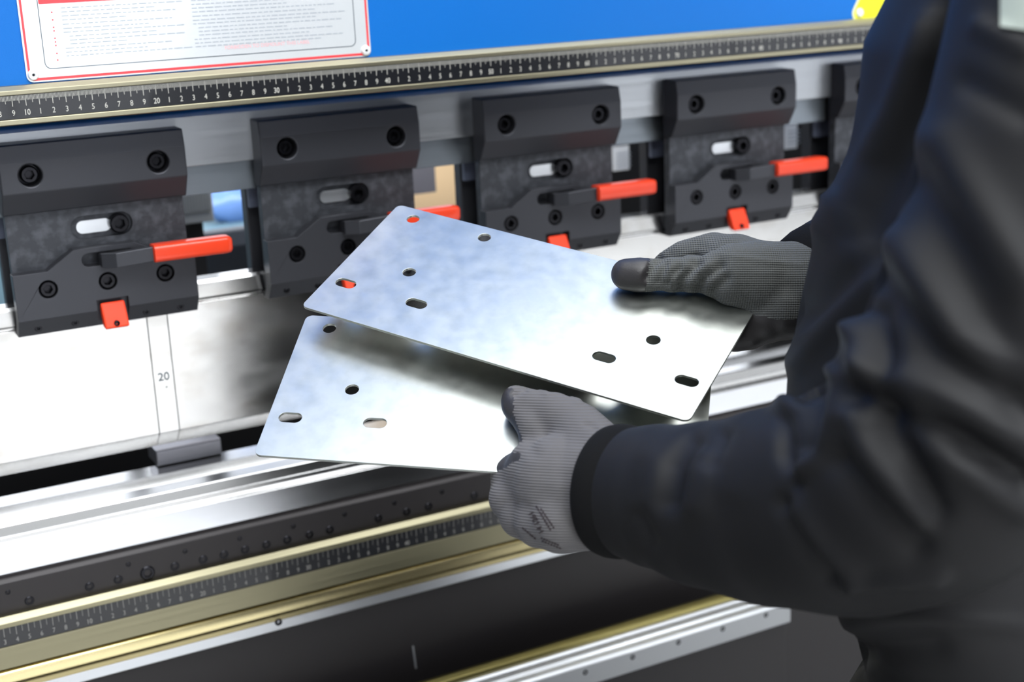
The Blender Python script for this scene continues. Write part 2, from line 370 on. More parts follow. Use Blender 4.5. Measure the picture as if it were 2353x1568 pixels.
# red release tab
tp = [(.50, -1.70), (.475, -1.69), (.42, -1.80), (.375, -1.895), (.40, -1.905), (.47, -1.90), (.53, -1.75)]
tab = mesh('release_tab', prism(tp, 1.462, 1.663), m_redp, clamp, bevel=.02, label='red release tab')
mesh('tab_pin', disc_y(1.56, -1.86, [(.024, .43), (.024, .375), (.012, .372), (.01, .39)], 16), m_bolt, tab)
tag(clamp, 'black tool clamp with red lever farthest left', 'clamp', 'tool clamps under the blue beam')
clamps = [clamp]
lab = ['second black tool clamp from the left, red lever partly behind the raised metal plate',
       'third black tool clamp from the left, behind the far edge of the raised metal plate',
       'black tool clamp with red lever directly above the dark gloved hand',
       'black tool clamp mostly hidden behind the edge of the dark jacket']
for k in range(1, 5):
    c = copy_tree(clamp); c.location.x = clamp.location.x + PITCH * k * .1; c['label'] = lab[k - 1]; clamps.append(c)

# ================================================================ punches
def punch(x0, x1, label):
    t = .71
    prof = [(t, -3.0), (t, -1.875), (t + .015, -1.862), (t + .015, -1.845), (t - .01, -1.83), (t - .01, -1.70), (t + .01, -1.67), (t + .19, -1.67), (t + .19, -1.85), (t + .27, -1.9), (t + .27, -2.9), (.875, -3.155), (.862, -3.158)]
    o = mesh('bending_punch', prism(prof, x0, x1), m_punch, bevel=.004)
    return tag(o, label, 'press tool', 'punch segments held by the clamps')
punch(-8.5, 1.882, 'long polished punch segment at the left, below the leftmost clamp')
pn = punch(1.886, 2.062, 'narrow polished punch segment engraved 20')
mesh('engraved_number', face_front(text('20', .105, bold=.015), 1.975, .7085, -2.52), m_signink, pn)
mesh('engraved_dot', disc_y(1.99, -2.585, [(.008, .7095), (.006, .7075)], 10), m_signink, pn)
punch(2.066, 10.25, 'long polished punch segment right of the engraved 20 segment')
punch(10.254, 21.0, 'polished punch segment behind the person')

# ================================================================ lower die and its rail
die = mesh('bending_die', prism([(.565, -3.60), (.555, -3.505), (.565, -3.495), (.75, -3.495), (.90, -3.63), (1.03, -3.495), (1.29, -3.495), (1.31, -3.515), (1.31, -3.88), (.43, -3.88), (.485, -3.672), (.50, -3.66), (.55, -3.64), (.55, -3.60)], X0, X1), m_die, bevel=.004)
tag(die, 'bright ground steel die with a V groove below the punches', 'press tool')
rail = empty('die_rail', ((X0 + X1) / 2, .6, -4.9)); tag(rail, 'blackened die holder rail with a row of screws under the die', 'machine rail')
mesh('rail_bar', prism([(.36, -4.75), (.36, -3.93), (.385, -3.905), (.44, -3.895), (.44, -3.88), (1.4, -3.88), (1.4, -4.75)], X0, X1), m_darkrail, rail, bevel=.006)
for x in (.55, 1.055, 1.303, 1.804, 2.061, 2.254, 2.451, 2.653, 2.854, 3.07, 3.272, 3.766, 4.059, 4.29, 4.785, 5.3, 5.8):
    mesh('rail_screw', cap_screw(x, -4.132, .04, .35, .03, x * 3), m_bolt, rail, auto=35)
for x in (1.559, 6.6):
    mesh('rail_screw', cap_screw(x, -4.132, .066, .345, .04), m_bolt, rail, auto=35)
for x in (.39, 1.404, 1.907, 2.411, 2.923, 3.43, 3.938, 4.44):
    mesh('set_screw', cap_screw(x, -4.012, .022, .352, .02), m_bolt, rail, auto=35)
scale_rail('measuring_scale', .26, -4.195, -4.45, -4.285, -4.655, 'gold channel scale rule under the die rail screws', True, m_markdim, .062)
gp = [(.29, -4.662), (.262, -4.664), (.24, -4.672), (.232, -4.683), (.206, -4.745), (.204, -4.757), (.21, -4.77), (.235, -4.80), (.238, -4.845), (.29, -4.85)]
g = mesh('table_moulding', prism(gp, X0, X1), mat('gold_moulding', 'C8BA8C', 0.26, 1.0), auto=30); tag(g, 'gold rounded moulding strip under the lower scale rule', 'moulding')
st = empty('silver_strip', ((X0 + X1) / 2, .3, -4.945)); tag(st, 'plain silver strip above the black table front', 'metal strip')
mesh('strip_bar', box(X0, X1, .245, .289, -4.945, -4.85), m_alu, st, bevel=.006)
mesh('strip_screw', cap_screw(2.66, -4.86, .034, .225, .03), m_bolt, st, auto=35)
tb = empty('lower_table', ((X0 + X1) / 2, 1, FLOOR)); tag(tb, 'black lower table of the press brake below the silver strip', 'machine table')
mesh('table_front', box(X0, X1, .29, 1.9, FLOOR, -4.76), m_table, tb, bevel=.01)
pA = on_y(947, 1485, .288); pB = on_y(954, 1538, .288)
mesh('scratch', ([(pA[0], .2885, pA[2]), (pA[0] + .018, .2885, pA[2]), (pB[0] + .02, .2885, pB[2]), (pB[0], .2885, pB[2])], [(0, 1, 2, 3)]), m_alug, tb, label='pale scratch on black paint')
# front support guide rail
fr = empty('support_guide_rail', (4.5, -.2, -6.35)); tag(fr, 'aluminium guide rail with a row of screw holes on the table front', 'guide rail')
XE = 8.02
RY = -.5
pt = lambda x, y: on_y(x, y, RY)[2]
zt, zm, zb = -5.825, -5.79, -5.99
mesh('rail_profile', prism([(-.5, -6.01), (-.5, -5.80), (-.47, -5.775), (-.40, -5.765), (-.38, -5.745), (-.30, -5.735), (-.27, -5.72), (-.2, -5.72), (-.2, -6.01)], -6, XE), m_alu, fr, bevel=.006)
mesh('front_face', box(-6, XE, -.512, -.5, -6.012, -5.80), m_alug, fr, bevel=.004)
mesh('brass_strip', prism([(-.235, -5.72), (-.21, -5.685), (-.15, -5.67), (-.11, -5.67), (-.11, -5.72)], -6, XE), m_brass, fr, bevel=.006)
for px, py in ((1345, 1546), (1454, 1511), (1559, 1477), (1661, 1446), (1760, 1414)):
    p = on_y(px, py, -.512); mesh('rail_screw', cap_screw(p[0], p[2], .028, -.517, .01), m_bolt, fr, auto=35)
mesh('rail_bracket', box(-6, XE - .02, -.46, .288, -9.5, -6.01), m_table, fr, bevel=.01)

# ================================================================ backgauge and things seen through the gaps
fg = mesh('backgauge_finger', prism([(1.22, -3.485), (1.22, -3.345), (1.235, -3.33), (1.55, -3.33), (1.55, -3.485)], 1.945, 2.565), mat('grey_steel', '8E8E95', 0.35, 0.9), bevel=.008)
tag(fg, 'grey steel backgauge finger resting behind the die under the punch', 'backgauge finger')
bk = empty('backgauge_beam', (5, 4.5, FLOOR)); tag(bk, 'black backgauge frame behind the die', 'machine frame')
mesh('frame_beam', box(X0, X1, 3.2, 5.0, -7.5, -3.6), m_black, bk, bevel=.02)
mesh('frame_upright', box(-8, -7, 3.3, 4.9, FLOOR, -7.5), m_black, bk); mesh('frame_upright', box(22, 23, 3.3, 4.9, FLOOR, -7.5), m_black, bk)
def top(o, l, c, g=None): return tag(o, l, c, g)
top(mesh('rear_cover', box(-8, 3.05, 8, 8.2, FLOOR, -1.85), m_teal), 'grey blue cover panel seen left of the leftmost clamp', 'panel')
top(mesh('rear_cover', box(3.2, 5.6, 7, 7.2, FLOOR, -1.75), m_navy), 'dark blue grey panel behind the gap right of the leftmost clamp', 'panel')
top(mesh('rear_cover', box(7.2, 24, 7, 7.2, FLOOR, -1.75), m_black), 'black cover panel behind the two clamps on the right', 'panel')
p0 = on_y(440, 455, 3.3); p1 = on_y(493, 508, 3.3)
blk = empty('ribbed_block', ((p0[0] + p1[0]) / 2, 3.45, -3.6)); top(blk, 'small grey ribbed block behind the gap right of the leftmost clamp', 'machine block')
mesh('block_body', box(p0[0] - .4, p1[0], 3.3, 3.6, p1[2], p0[2] + .3), m_grey, blk, bevel=.01)
mesh('block_post', box(p0[0] - .1, p1[0] - .1, 3.4, 3.55, -3.6, p1[2]), m_black, blk)
mesh('block_ribs', [box(p0[0] - .3 + i * .03, p0[0] - .285 + i * .03, 3.285, 3.3, p1[2] + .12, p0[2] + .05) for i in range(17)], m_grey, blk)
ca = on_y(520, 530, 4.2); cb_ = on_y(520, 572, 4.2)
cbar = empty('cross_bar', (3.7, 4.3, -3.6)); top(cbar, 'dark bar crossing the gap right of the leftmost clamp', 'machine bar')
mesh('bar_beam', box(2.2, 5.2, 4.2, 4.4, cb_[2], ca[2]), mat('dark_slate_bar', '2E333B', .5), cbar, bevel=.02)
mesh('bar_post', box(2.3, 2.5, 4.22, 4.38, -3.6, cb_[2]), m_black, cbar); mesh('bar_post', box(4.9, 5.1, 4.22, 4.38, -3.6, cb_[2]), m_black, cbar)
c0 = on_y(940, 386, 5.0); c1 = on_y(1066, 530, 5.0)
top(mesh('cardboard_box', box(c0[0] - .2, c1[0], 5.0, 6.8, FLOOR, c0[2] + .4), m_card, bevel=.01), 'beige cardboard box behind the gap right of the second clamp', 'box')
b0 = on_y(940, 395, 3.6); b1 = on_y(1002.5, 441, 3.6)
top(mesh('grey_block', [box(b0[0] - .3, b1[0], 3.6, 4.0, b1[2], b0[2] + .5), box(b0[0] - .2, b0[0] - .05, 3.7, 3.9, -3.6, b1[2])], mat('dark_grey_block', '57565C', .6)), 'dark grey block in front of the beige cardboard box', 'machine block')
for (xa, ya, xb, yb), l in (((1408, 338, 1446, 389), 'white paper label on black post behind the gap left of the fourth clamp'), ((1803, 288, 1831, 340), 'white paper label on black post right of the fourth clamp')):
    a = on_y(xa, ya, 3.0); b = on_y(xb, yb, 3.0)
    post = mesh('rear_post', box(a[0] - .3, b[0] + .45, 3.01, 3.4, FLOOR, a[2] + .6), m_black, bevel=.01)
    tag(post, l.replace('white paper label on black post', 'black post with a white label'), 'post', 'black posts behind the clamps')
    lb = mesh('paper_label', box(a[0], b[0], 3.0, 3.01, b[2], a[2]), m_label, post, label='white paper label')
    mesh('label_print', [box(a[0] + .05, a[0] + .25, 2.998, 3.0, a[2] - .1 - i * .05, a[2] - .085 - i * .05) for i in range(4)], m_signtext, lb)
# crumpled blue plastic bag
pb = on_y(560, 468, 5.9); n = 20; zb0 = pb[2] - .26
bag = []
for i in range(n + 1):
    t = i / n; z = zb0 + t * .5; r = .38 * math.sin(math.pi * (.12 + .8 * t)) + .05
    bag.append([(pb[0] + r * (1 + .22 * math.sin(5 * a + 4 * t) + .1 * math.sin(11 * a - 9 * t)) * math.cos(a), 6.2 + .5 * r * math.sin(a), z) for a in np.linspace(0, 2 * math.pi, 36, endpoint=False)])
top(mesh('plastic_bag', loft(bag), m_tarp, smooth=True), 'crumpled blue plastic bag behind the gap right of the leftmost clamp', 'bag')
wb = empty('rear_bench', (4.4, 6.2, FLOOR)); top(wb, 'blue grey bench behind the gap right of the leftmost clamp', 'bench')
mesh('bench_top', box(3.25, 5.4, 5.7, 6.7, zb0 - .18, zb0), m_teal, wb, bevel=.01)
for x in (3.3, 5.2):
    for y in (5.75, 6.5): mesh('leg', box(x, x + .15, y, y + .15, FLOOR, zb0 - .18), m_navy, wb)

# ================================================================ the two sheet plates
PW, PH = 3.0, 1.385; TH = .02
UV = [(.069, .909), (.2785, .909), (.175, .4745), (.053, .258), (.2535, .258), (.7465, .258), (.825, .4745), (.947, .258), (.931, .909), (.7215, .909)]
def sheet(A, ctr, label, skip=()):
    loops = [rrect(-PW / 2, PW / 2, -PH / 2, PH / 2, .05, 5)]
    for i, (u, w) in enumerate(UV):
        if i in skip: continue
        cx, cy = u * PW - PW / 2, w * PH - PH / 2
        if i in (3, 4, 5, 7): loops.append(rrect(cx - .083, cx + .083, cy - .0465, cy + .0465, .0464, 8))
        else: loops.append([(cx + .05 * math.cos(a), cy + .05 * math.sin(a)) for a in np.linspace(0, 2 * math.pi, 24, endpoint=False)])
    v, f = curve_fill(loops, TH); v[:, 2] -= TH                     # top face at 0
    o = mesh('sheet_metal_plate', (v, f), m_sheet, origin=(0, 0, 0), bevel=.002)
    R = Matrix([[*A[0], 0], [*A[1], 0], [*A[2], 0], [0, 0, 0, 1]]); o.matrix_world = Matrix.Translation(M3(ctr)) @ R
    ORG[o.name] = ctr
    return tag(o, label, 'metal plate', 'drilled metal plates in the gloved hands')
def frame(a, b):
    a = np.array(a) / np.linalg.norm(a); n_ = np.cross(a, b); n_ /= np.linalg.norm(n_); b = np.cross(n_, a); return np.stack([a, b, n_], 1)
A1 = frame([.570, -.801, -.184], [.794, .478, .376]); C1 = np.array([3.816, -2.735, -1.410])
A2 = frame([.784, -.619, -.049], [.564, .678, .471]); C2 = np.array([3.305, -3.061, -1.922])
sheet(A1, C1, 'upper drilled metal plate, its right end under the dark glove thumb')
sheet(A2, C2, 'lower drilled metal plate under the light grey glove thumb', (5, 6))
N1, N2 = A1[:, 2], A2[:, 2]

# ================================================================ the person
def sphere(c, r, n=14):
    c = np.asarray(c); rings = [[c + r * np.array([math.sin(t) * math.cos(a), math.sin(t) * math.sin(a), math.cos(t)]) for a in np.linspace(0, 2 * math.pi, n, endpoint=False)] for t in np.linspace(.08, math.pi - .08, n // 2 + 2)]
    return loft(rings)
def limb(pts):
    """chain of (point, radius) -> spheres and tapering links"""
    out = []
    for p, r in pts: out.append(sphere(p, r))
    for (p, r), (q, s) in zip(pts, pts[1:]):
        p, q = np.asarray(p, float), np.asarray(q, float); d = q - p; L = np.linalg.norm(d)
        if L < 1e-6: continue
        d /= L; u = np.cross(d, [0, 0, 1.]); u = u / np.linalg.norm(u) if np.linalg.norm(u) > 1e-3 else np.array([1., 0, 0]); w = np.cross(d, u)
        out.append(loft([[p + d * L * t + (u * math.cos(a) + w * math.sin(a)) * (r + (s - r) * t) for a in np.linspace(0, 2 * math.pi, 16, endpoint=False)] for t in (0, .5, 1)]))
    return out
def fuse(parts, voxel, smooth=8, fac=.5):
    """one continuous skin over overlapping limbs"""
    v, f = join(parts); me = bpy.data.meshes.new('tmp'); me.from_pydata(v.tolist(), [], [list(q) for q in f])
    bm = bmesh.new(); bm.from_mesh(me); bmesh.ops.recalc_face_normals(bm, faces=bm.faces); bm.to_mesh(me); bm.free()
    o = bpy.data.objects.new('tmp', me); COL.objects.link(o)
    md = o.modifiers.new('r', 'REMESH'); md.mode = 'VOXEL'; md.voxel_size = voxel
    if smooth: s = o.modifiers.new('s', 'SMOOTH'); s.iterations = smooth; s.factor = fac
    bpy.context.view_layer.update(); dg = bpy.context.evaluated_depsgraph_get(); new = bpy.data.meshes.new_from_object(o.evaluated_get(dg))
    V = np.empty(len(new.vertices) * 3); new.vertices.foreach_get('co', V); V = V.reshape(-1, 3)
    Nn = np.empty(len(new.vertices) * 3); new.vertices.foreach_get('normal', Nn); Nn = Nn.reshape(-1, 3)
    Fs = [list(p.vertices) for p in new.polygons]
    bpy.data.objects.remove(o); bpy.data.meshes.remove(me); bpy.data.meshes.remove(new)
    return V, Fs, Nn
def seg_dist(P, a, b):
    a, b = np.asarray(a, float), np.asarray(b, float); d = b - a; t = np.clip(((P - a) @ d) / (d @ d), 0, 1); return np.linalg.norm(P - a - t[:, None] * d, axis=1), t
def creases(V, Nn, strokes):
    """press folds into cloth: strokes = (polyline in the photo, width px, depth dm; negative = valley)"""
    P = pix(V); face = ((V - CAM) * Nn).sum(1) < 0; D = np.zeros(len(V))
    for line, wd, amp in strokes:
        best = np.full(len(V), 1e9)
        for k, (a, b) in enumerate(zip(line, line[1:])):
            d, t = seg_dist(P, a, b); best = np.minimum(best, d)
        D += amp * np.exp(-(best / (wd * 1.35)) ** 2)
    return V + Nn * (D * face)[:, None]

person = empty('person', (6.3, -5.6, FLOOR))
tag(person, 'person in black jacket and grey work gloves holding two metal plates', 'person')
q1 = lambda x, y, w: on_plane(x, y, C1, N1, w)
q2 = lambda x, y, w: on_plane(x, y, C2, N2, w)
# ---- right glove: thumb on the upper plate, fingers under it
R_ = []
R_ += limb([(q1(1440, 631, .125), .118), (q1(1468, 632, .13), .128), (q1(1500, 632, .13), .122), (q1(1520, 632, .135), .112), (q1(1545, 632, .14), .132), (q1(1566, 632, .145), .118), (q1(1590, 630, .15), .14), (q1(1615, 630, .16), .132), (q1(1645, 632, .17), .165), (q1(1690, 632, .15), .23), (q1(1740, 640, .1), .27)])
R_ += limb([(q1(1845, 655, .0), .33), (q1(1790, 650, .02), .30), (q1(1740, 640, .02), .28), (q1(1690, 610, .03), .235), (q1(1640, 587, .0), .175)])
R_ += limb([(q1(1640, 587, .0), .175), (q1(1575, 592, -.05), .135), (q1(1535, 612, -.14), .12), (q1(1500, 660, -.2), .11), (q1(1470, 690, -.18), .1)])
R_ += limb([(q1(1740, 660, -.05), .25), (q1(1680, 640, -.2), .17), (q1(1610, 650, -.26), .13), (q1(1550, 690, -.22), .115), (q1(1520, 715, -.16), .1)])
R_ += limb([(q1(1770, 690, -.08), .25), (q1(1710, 690, -.24), .16), (q1(1640, 700, -.28), .125), (q1(1580, 730, -.22), .11), (q1(1555, 750, -.16), .1)])
R_ += limb([(q1(1800, 700, -.06), .26), (q1(1760, 730, -.12), .19), (q1(1725, 765, -.2), .125), (q1(1690, 775, -.26), .11), (q1(1640, 770, -.2), .1), (q1(1615, 780, -.15), .09)])
V, Fq, Nn = fuse(R_, .022, 6)
V = creases(V, Nn, [([(1488, 640), (1505, 600), (1512, 592)], 7, -.045), ([(1600, 602), (1566, 640), (1560, 665)], 8, -.05), ([(1560, 615), (1532, 655)], 6, -.035), ([(1528, 605), (1512, 650)], 6, -.03), ([(1655, 610), (1612, 640), (1605, 668)], 8, -.045), ([(1668, 640), (1636, 675)], 8, -.035), ([(1585, 610), (1545, 645)], 6, .02), ([(1628, 612), (1585, 650)], 7, .022), ([(1560, 590), (1600, 575), (1720, 595), (1840, 610)], 4, .008)])
gr = mesh('glove', (V, Fq), [m_gloveR, m_coat], person, smooth=True, label='dark grey knit glove with black coated thumb and fingers')
pw = pix(V); mid = [np.mean(pw[list(q)], 0) for q in Fq]; midw = [np.mean(V[list(q)], 0) for q in Fq]
gr.data.polygons.foreach_set('material_index', [1 if (m_[0] < 1487 - (m_[1] - 632) * .15 or ((w_ - C1) @ N1 < -.12 and m_[0] < 1720) or ((w_ - C1) @ N1 < -.0 and m_[1] > 700 + (m_[0] - 1700) * .2)) else 0 for m_, w_ in zip(mid, midw)])
# ---- left glove: thumb on the lower plate, fist closed round its near edge
L_ = []
L_ += limb([(q2(1186, 921, .125), .108), (q2(1206, 930, .13), .118), (q2(1240, 943, .14), .13), (q2(1272, 955, .14), .16), (q2(1325, 992, .12), .20), (at(1385, 1075, 9.05), .26)])
L_ += limb([(at(1500, 1139, 8.77), .31), (at(1420, 1131, 8.95), .335), (at(1340, 1125, 9.08), .345), (q2(1285, 1112, .02), .32), (q2(1245, 1095, -.02), .26), (q2(1195, 1095, -.1), .17)])
L_ += limb([(q2(1188, 932, .12), .112), (q2(1205, 955, .115), .105), (q2(1228, 982, .11), .12), (q2(1240, 1020, .06), .135), (q2(1238, 1060, .0), .14)])
kn = [((1172, 1098), .135, (1160, 1085)), ((1170, 1148), .14, (1165, 1110)), ((1196, 1188), .145, (1190, 1140)), ((1236, 1212), .14, (1235, 1170))]
for i, ((x, y), r, (x2, y2)) in enumerate(kn):
    k = q2(x, y, -.1 - .03 * i); base = at(1340, 1100 + 20 * i, 9.1)
    fin = q2(x2 + 10, y2 - 30, -.26 - .04 * i); tip = q2(x2 + 75, y2 - 75, -.2 - .03 * i); far = q2(x2 + 120, y2 - 60, -.17)
    L_ += limb([(base, .3), (k + (base - k) * .45, .2), (k, r), (fin, .11), (tip, .1), (far, .095)])
L_ += limb([(at(1390, 1180, 9.0), .22), (q2(1290, 1195, -.02), .22), (q2(1240, 1200, -.08), .17)])
V, Fq, Nn = fuse(L_, .022, 7)
V = creases(V, Nn, [([(1182, 905), (1192, 900), (1205, 893)], 6, -.025), ([(1240, 893), (1255, 905)], 5, .012), ([(1318, 912), (1330, 922)], 6, .015), ([(1345, 975), (1362, 978), (1368, 985)], 4, -.015), ([(1300, 1020), (1290, 1080), (1300, 1150)], 10, -.008), ([(1215, 1000), (1225, 1040)], 12, -.012)])
gl = mesh('glove', (V, Fq), [m_gloveL, m_coat], person, smooth=True, label='light grey knit glove with printed cuff')
pw = pix(V)
def lc(q):
    m_ = np.mean(pw[list(q)], 0); w_ = np.mean(V[list(q)], 0)
    return 1 if ((m_[0] < max(1180, 1180 + (m_[1] - 955) * .36) and 893 < m_[1] < 1012) or (w_ - C2) @ N2 < -.2 and m_[1] < 1130 or (m_[0] < 1195 and 1040 < m_[1] < 1090 and m_[0] < 1120 + (1095 - m_[1]) * 1.9)) else 0
gl.data.polygons.foreach_set('material_index', [lc(q) for q in Fq])
bv = BVHTree.FromPolygons([tuple(p) for p in V], Fq)
def print_on(vf, px, py, ang, size):
    v, f = vf; ca, sa = math.cos(ang), math.sin(ang); out = []
    for p in np.asarray(v):
        x = px + (p[0] * ca + p[1] * sa) * size; y = py + (p[0] * sa - p[1] * ca) * size
        d = Vector(ray(x, y)).normalized(); hit = bv.ray_cast(Vector(CAM), d)
        out.append(np.array(hit[0]) - np.array(d) * .004 if hit[0] is not None else None)
    f = [q for q in f if all(out[i] is not None for i in q)]
    return np.array([o_ if o_ is not None else (0, 0, 0) for o_ in out]), f
dash = lambda L, n_: join([([(i * L / n_, 0, 0), (i * L / n_ + L / n_ * random.uniform(.5, .95), 0, 0), (i * L / n_ + L / n_ * .8, .25, 0), (i * L / n_, .25, 0)], [(0, 1, 2, 3)]) for i in range(n_)])
ang = math.radians(-116)
inkp = [print_on(text('14 1261', 1.0, 'LEFT', .03), 1251, 1224, math.radians(-118), 17.5), print_on(dash(4.2, 9), 1267, 1218, math.radians(-121), 16), print_on(dash(3.8, 8), 1275, 1214, math.radians(-124), 15), print_on(dash(3.0, 6), 1232, 1238, math.radians(-140), 14), print_on(dash(3.6, 7), 1290, 1260, math.radians(-158), 14), print_on(dash(3.4, 7), 1285, 1252, math.radians(-158), 14)]
mesh('glove_print', inkp, m_ink, gl, label='dark printed number 14 1261')
# ---- jacket: sleeves and body
def tube(keys, nseg, nring, oval=1.0):
    """smooth tube through (point, radius) keys"""
    P = np.array([k[0] for k in keys], float); Rr = np.array([k[1] for k in keys], float); n = len(keys)
    T = np.linspace(0, n - 1, nseg); out_p, out_r = [], []
    for t in T:
        i = min(int(t), n - 2); u = t - i; p0, p1, p2, p3 = P[max(i - 1, 0)], P[i], P[i + 1], P[min(i + 2, n - 1)]
        out_p.append(.5 * ((2 * p1) + (-p0 + p2) * u + (2 * p0 - 5 * p1 + 4 * p2 - p3) * u * u + (-p0 + 3 * p1 - 3 * p2 + p3) * u ** 3)); s = u * u * (3 - 2 * u); out_r.append(Rr[i] * (1 - s) + Rr[i + 1] * s)
    out_p = np.array(out_p); rings = []; up = np.array([.0, 0, 1.])
    for i in range(nseg):
        d = out_p[min(i + 1, nseg - 1)] - out_p[max(i - 1, 0)]; d /= np.linalg.norm(d); u = up - d * (up @ d); u /= np.linalg.norm(u); up = u; w = np.cross(d, u)
        rings.append([out_p[i] + (u * math.cos(a) + w * math.sin(a) * oval) * out_r[i] for a in np.linspace(0, 2 * math.pi, nring, endpoint=False)])
    return rings
def tube_mesh(rings):
    v, f = loft(rings, False); V = np.array(v); me = bpy.data.meshes.new('tmp'); me.from_pydata(V.tolist(), [], [list(q) for q in f]); bm = bmesh.new(); bm.from_mesh(me); bmesh.ops.recalc_face_normals(bm, faces=bm.faces); bm.normal_update()
    Nn = np.array([x.normal[:] for x in bm.verts]); bm.free(); bpy.data.meshes.remove(me)
    ctr = V.reshape(len(rings), -1, 3).mean(1); rad = V - np.repeat(ctr, len(rings[0]), 0)
    if (rad * Nn).sum() < 0: Nn = -Nn
    return V, f, Nn
keysL = [(at(1445, 1132, 8.88), .405), (at(1525, 1142, 8.7), .445), (at(1640, 1160, 8.42), .50), (at(1800, 1165, 8.02), .565), (at(1990, 1140, 7.55), .63), (at(2170, 1040, 7.1), .67), (at(2300, 800, 6.85), .66), (at(2400, 400, 6.75), .60), (at(2480, 0, 6.75), .58), (at(2540, -330, 6.9), .6)]
V, f, Nn = tube_mesh(tube(keysL, 220, 180))
foldsL = [([(1850, 900), (1885, 890), (1850, 1020)], 22, -.10), ([(1800, 960), (1800, 1040), (1830, 1110)], 14, -.05), ([(1800, 930), (1880, 870), (1960, 760)], 18, .06),
          ([(1830, 1090), (1860, 1060), (1905, 960), (1920, 870)], 18, .05), ([(1990, 905), (2080, 960), (2200, 1010), (2353, 1110)], 26, -.10), ([(1990, 850), (2150, 900), (2353, 1010)], 30, .06),
          ([(2010, 960), (2080, 1040), (2150, 1170)], 24, -.07), ([(1960, 960), (2010, 1060), (2120, 1190)], 22, .06), ([(2100, 960), (2200, 1060), (2353, 1160)], 30, .07),
          ([(1930, 1060), (2000, 1150), (2110, 1260)], 24, -.06), ([(1830, 1180), (1890, 1260), (1960, 1320)], 20, .05), ([(1800, 1160), (1860, 1260), (1910, 1320)], 16, -.045),
          ([(1590, 1015), (1555, 1070), (1545, 1150)], 24, -.055), ([(1660, 1000), (1640, 1060)], 18, -.045), ([(1625, 1060), (1600, 1160)], 30, .05), ([(1475, 1190), (1495, 1250)], 16, -.03), ([(1500, 1060), (1490, 1170)], 26, .02), ([(1720, 1000), (1690, 1120)], 30, .025),
          ([(1970, 740), (2000, 860), (2000, 960)], 18, .06), ([(2010, 720), (2040, 850)], 20, -.06), ([(2110, 420), (2260, 700), (2353, 900)], 40, -.05), ([(2160, 330), (2300, 560), (2353, 640)], 40, .05), ([(2020, 640), (2140, 800), (2353, 960)], 30, -.05), ([(2060, 560), (2200, 780), (2353, 860)], 30, .05), ([(2250, 60), (2353, 110)], 16, .03), ([(2220, 190), (2353, 260)], 22, -.03), ([(1960, 1340), (2060, 1335), (2160, 1330)], 12, .05)]
V = creases(V, Nn, foldsL)
jk = [(V, f)]; armV, armF = V, f
# body of the jacket
zlev = [(-4.9, 5.86, -5.42, 1.64, 1.2), (-4.2, 5.94, -5.45, 1.68, 1.2), (-3.65, 6.24, -5.53, 1.68, 1.17), (-3.2, 6.14, -5.46, 1.68, 1.15), (-2.9, 5.97, -5.33, 1.7, 1.15), (-2.65, 5.80, -5.22, 1.7, 1.15), (-2.4, 5.770, -5.160, 1.7, 1.15), (-1.6, 5.914, -5.083, 1.7, 1.15), (-1.15, 6.002, -5.098, 1.72, 1.15), (-0.7, 6.106, -5.126, 1.74, 1.15), (-0.25, 6.306, -5.174, 1.77, 1.14), (0.1, 6.370, -5.170, 1.79, 1.13), (0.4, 6.406, -5.156, 1.8, 1.12), (1, 6.570, -5.238, 1.7, 1), (1.45, 6.744, -5.344, 1.3, 0.85), (1.75, 6.850, -5.400, 0.75, 0.65)]
TH_ = math.radians(24); rings = []
for i in range(120):
    t = i / 119 * (len(zlev) - 1); k = min(int(t), len(zlev) - 2); u = t - k; a_ = np.array(zlev[k]) * (1 - u) + np.array(zlev[k + 1]) * u
    rings.append([(a_[1] + a_[3] * math.cos(g_) * math.cos(TH_) - a_[4] * math.sin(g_) * math.sin(TH_), a_[2] + a_[3] * math.cos(g_) * math.sin(TH_) + a_[4] * math.sin(g_) * math.cos(TH_), a_[0]) for g_ in np.linspace(0, 2 * math.pi, 160, endpoint=False)])
V, f, Nn = tube_mesh(rings)
foldsB = [([(2130, 60), (2060, 250), (1960, 440), (1900, 520)], 26, .07), ([(2200, 60), (2120, 260), (2050, 400), (2000, 520)], 40, -.08), ([(1900, 450), (1930, 480), (1960, 520)], 10, .03), ([(1860, 720), (1960, 640), (2040, 560)], 26, -.06), ([(1830, 830), (1900, 740), (1990, 640)], 20, .05), ([(1920, 1440), (2100, 1420), (2353, 1440)], 16, .03), ([(1950, 1500), (2150, 1490)], 22, -.05)]
V = creases(V, Nn, foldsB); jk.append((V, f))
# right sleeve
keysR = [(at(1880, 642, 10.25), .36), (at(1940, 615, 10.3), .40), (at(2080, 660, 10.2), .5), (np.array([7.5, -4.9, -1.9]), .56), (np.array([8.0, -4.7, -1.2]), .6), (np.array([8.1, -4.5, 0.]), .62), (np.array([8.0, -4.55, .8]), .62)]
V, f, Nn = tube_mesh(tube(keysR, 100, 60)); jk.append((V, f))
mesh('jacket', jk, m_jacket, person, smooth=True, label='plain black soft shell jacket')
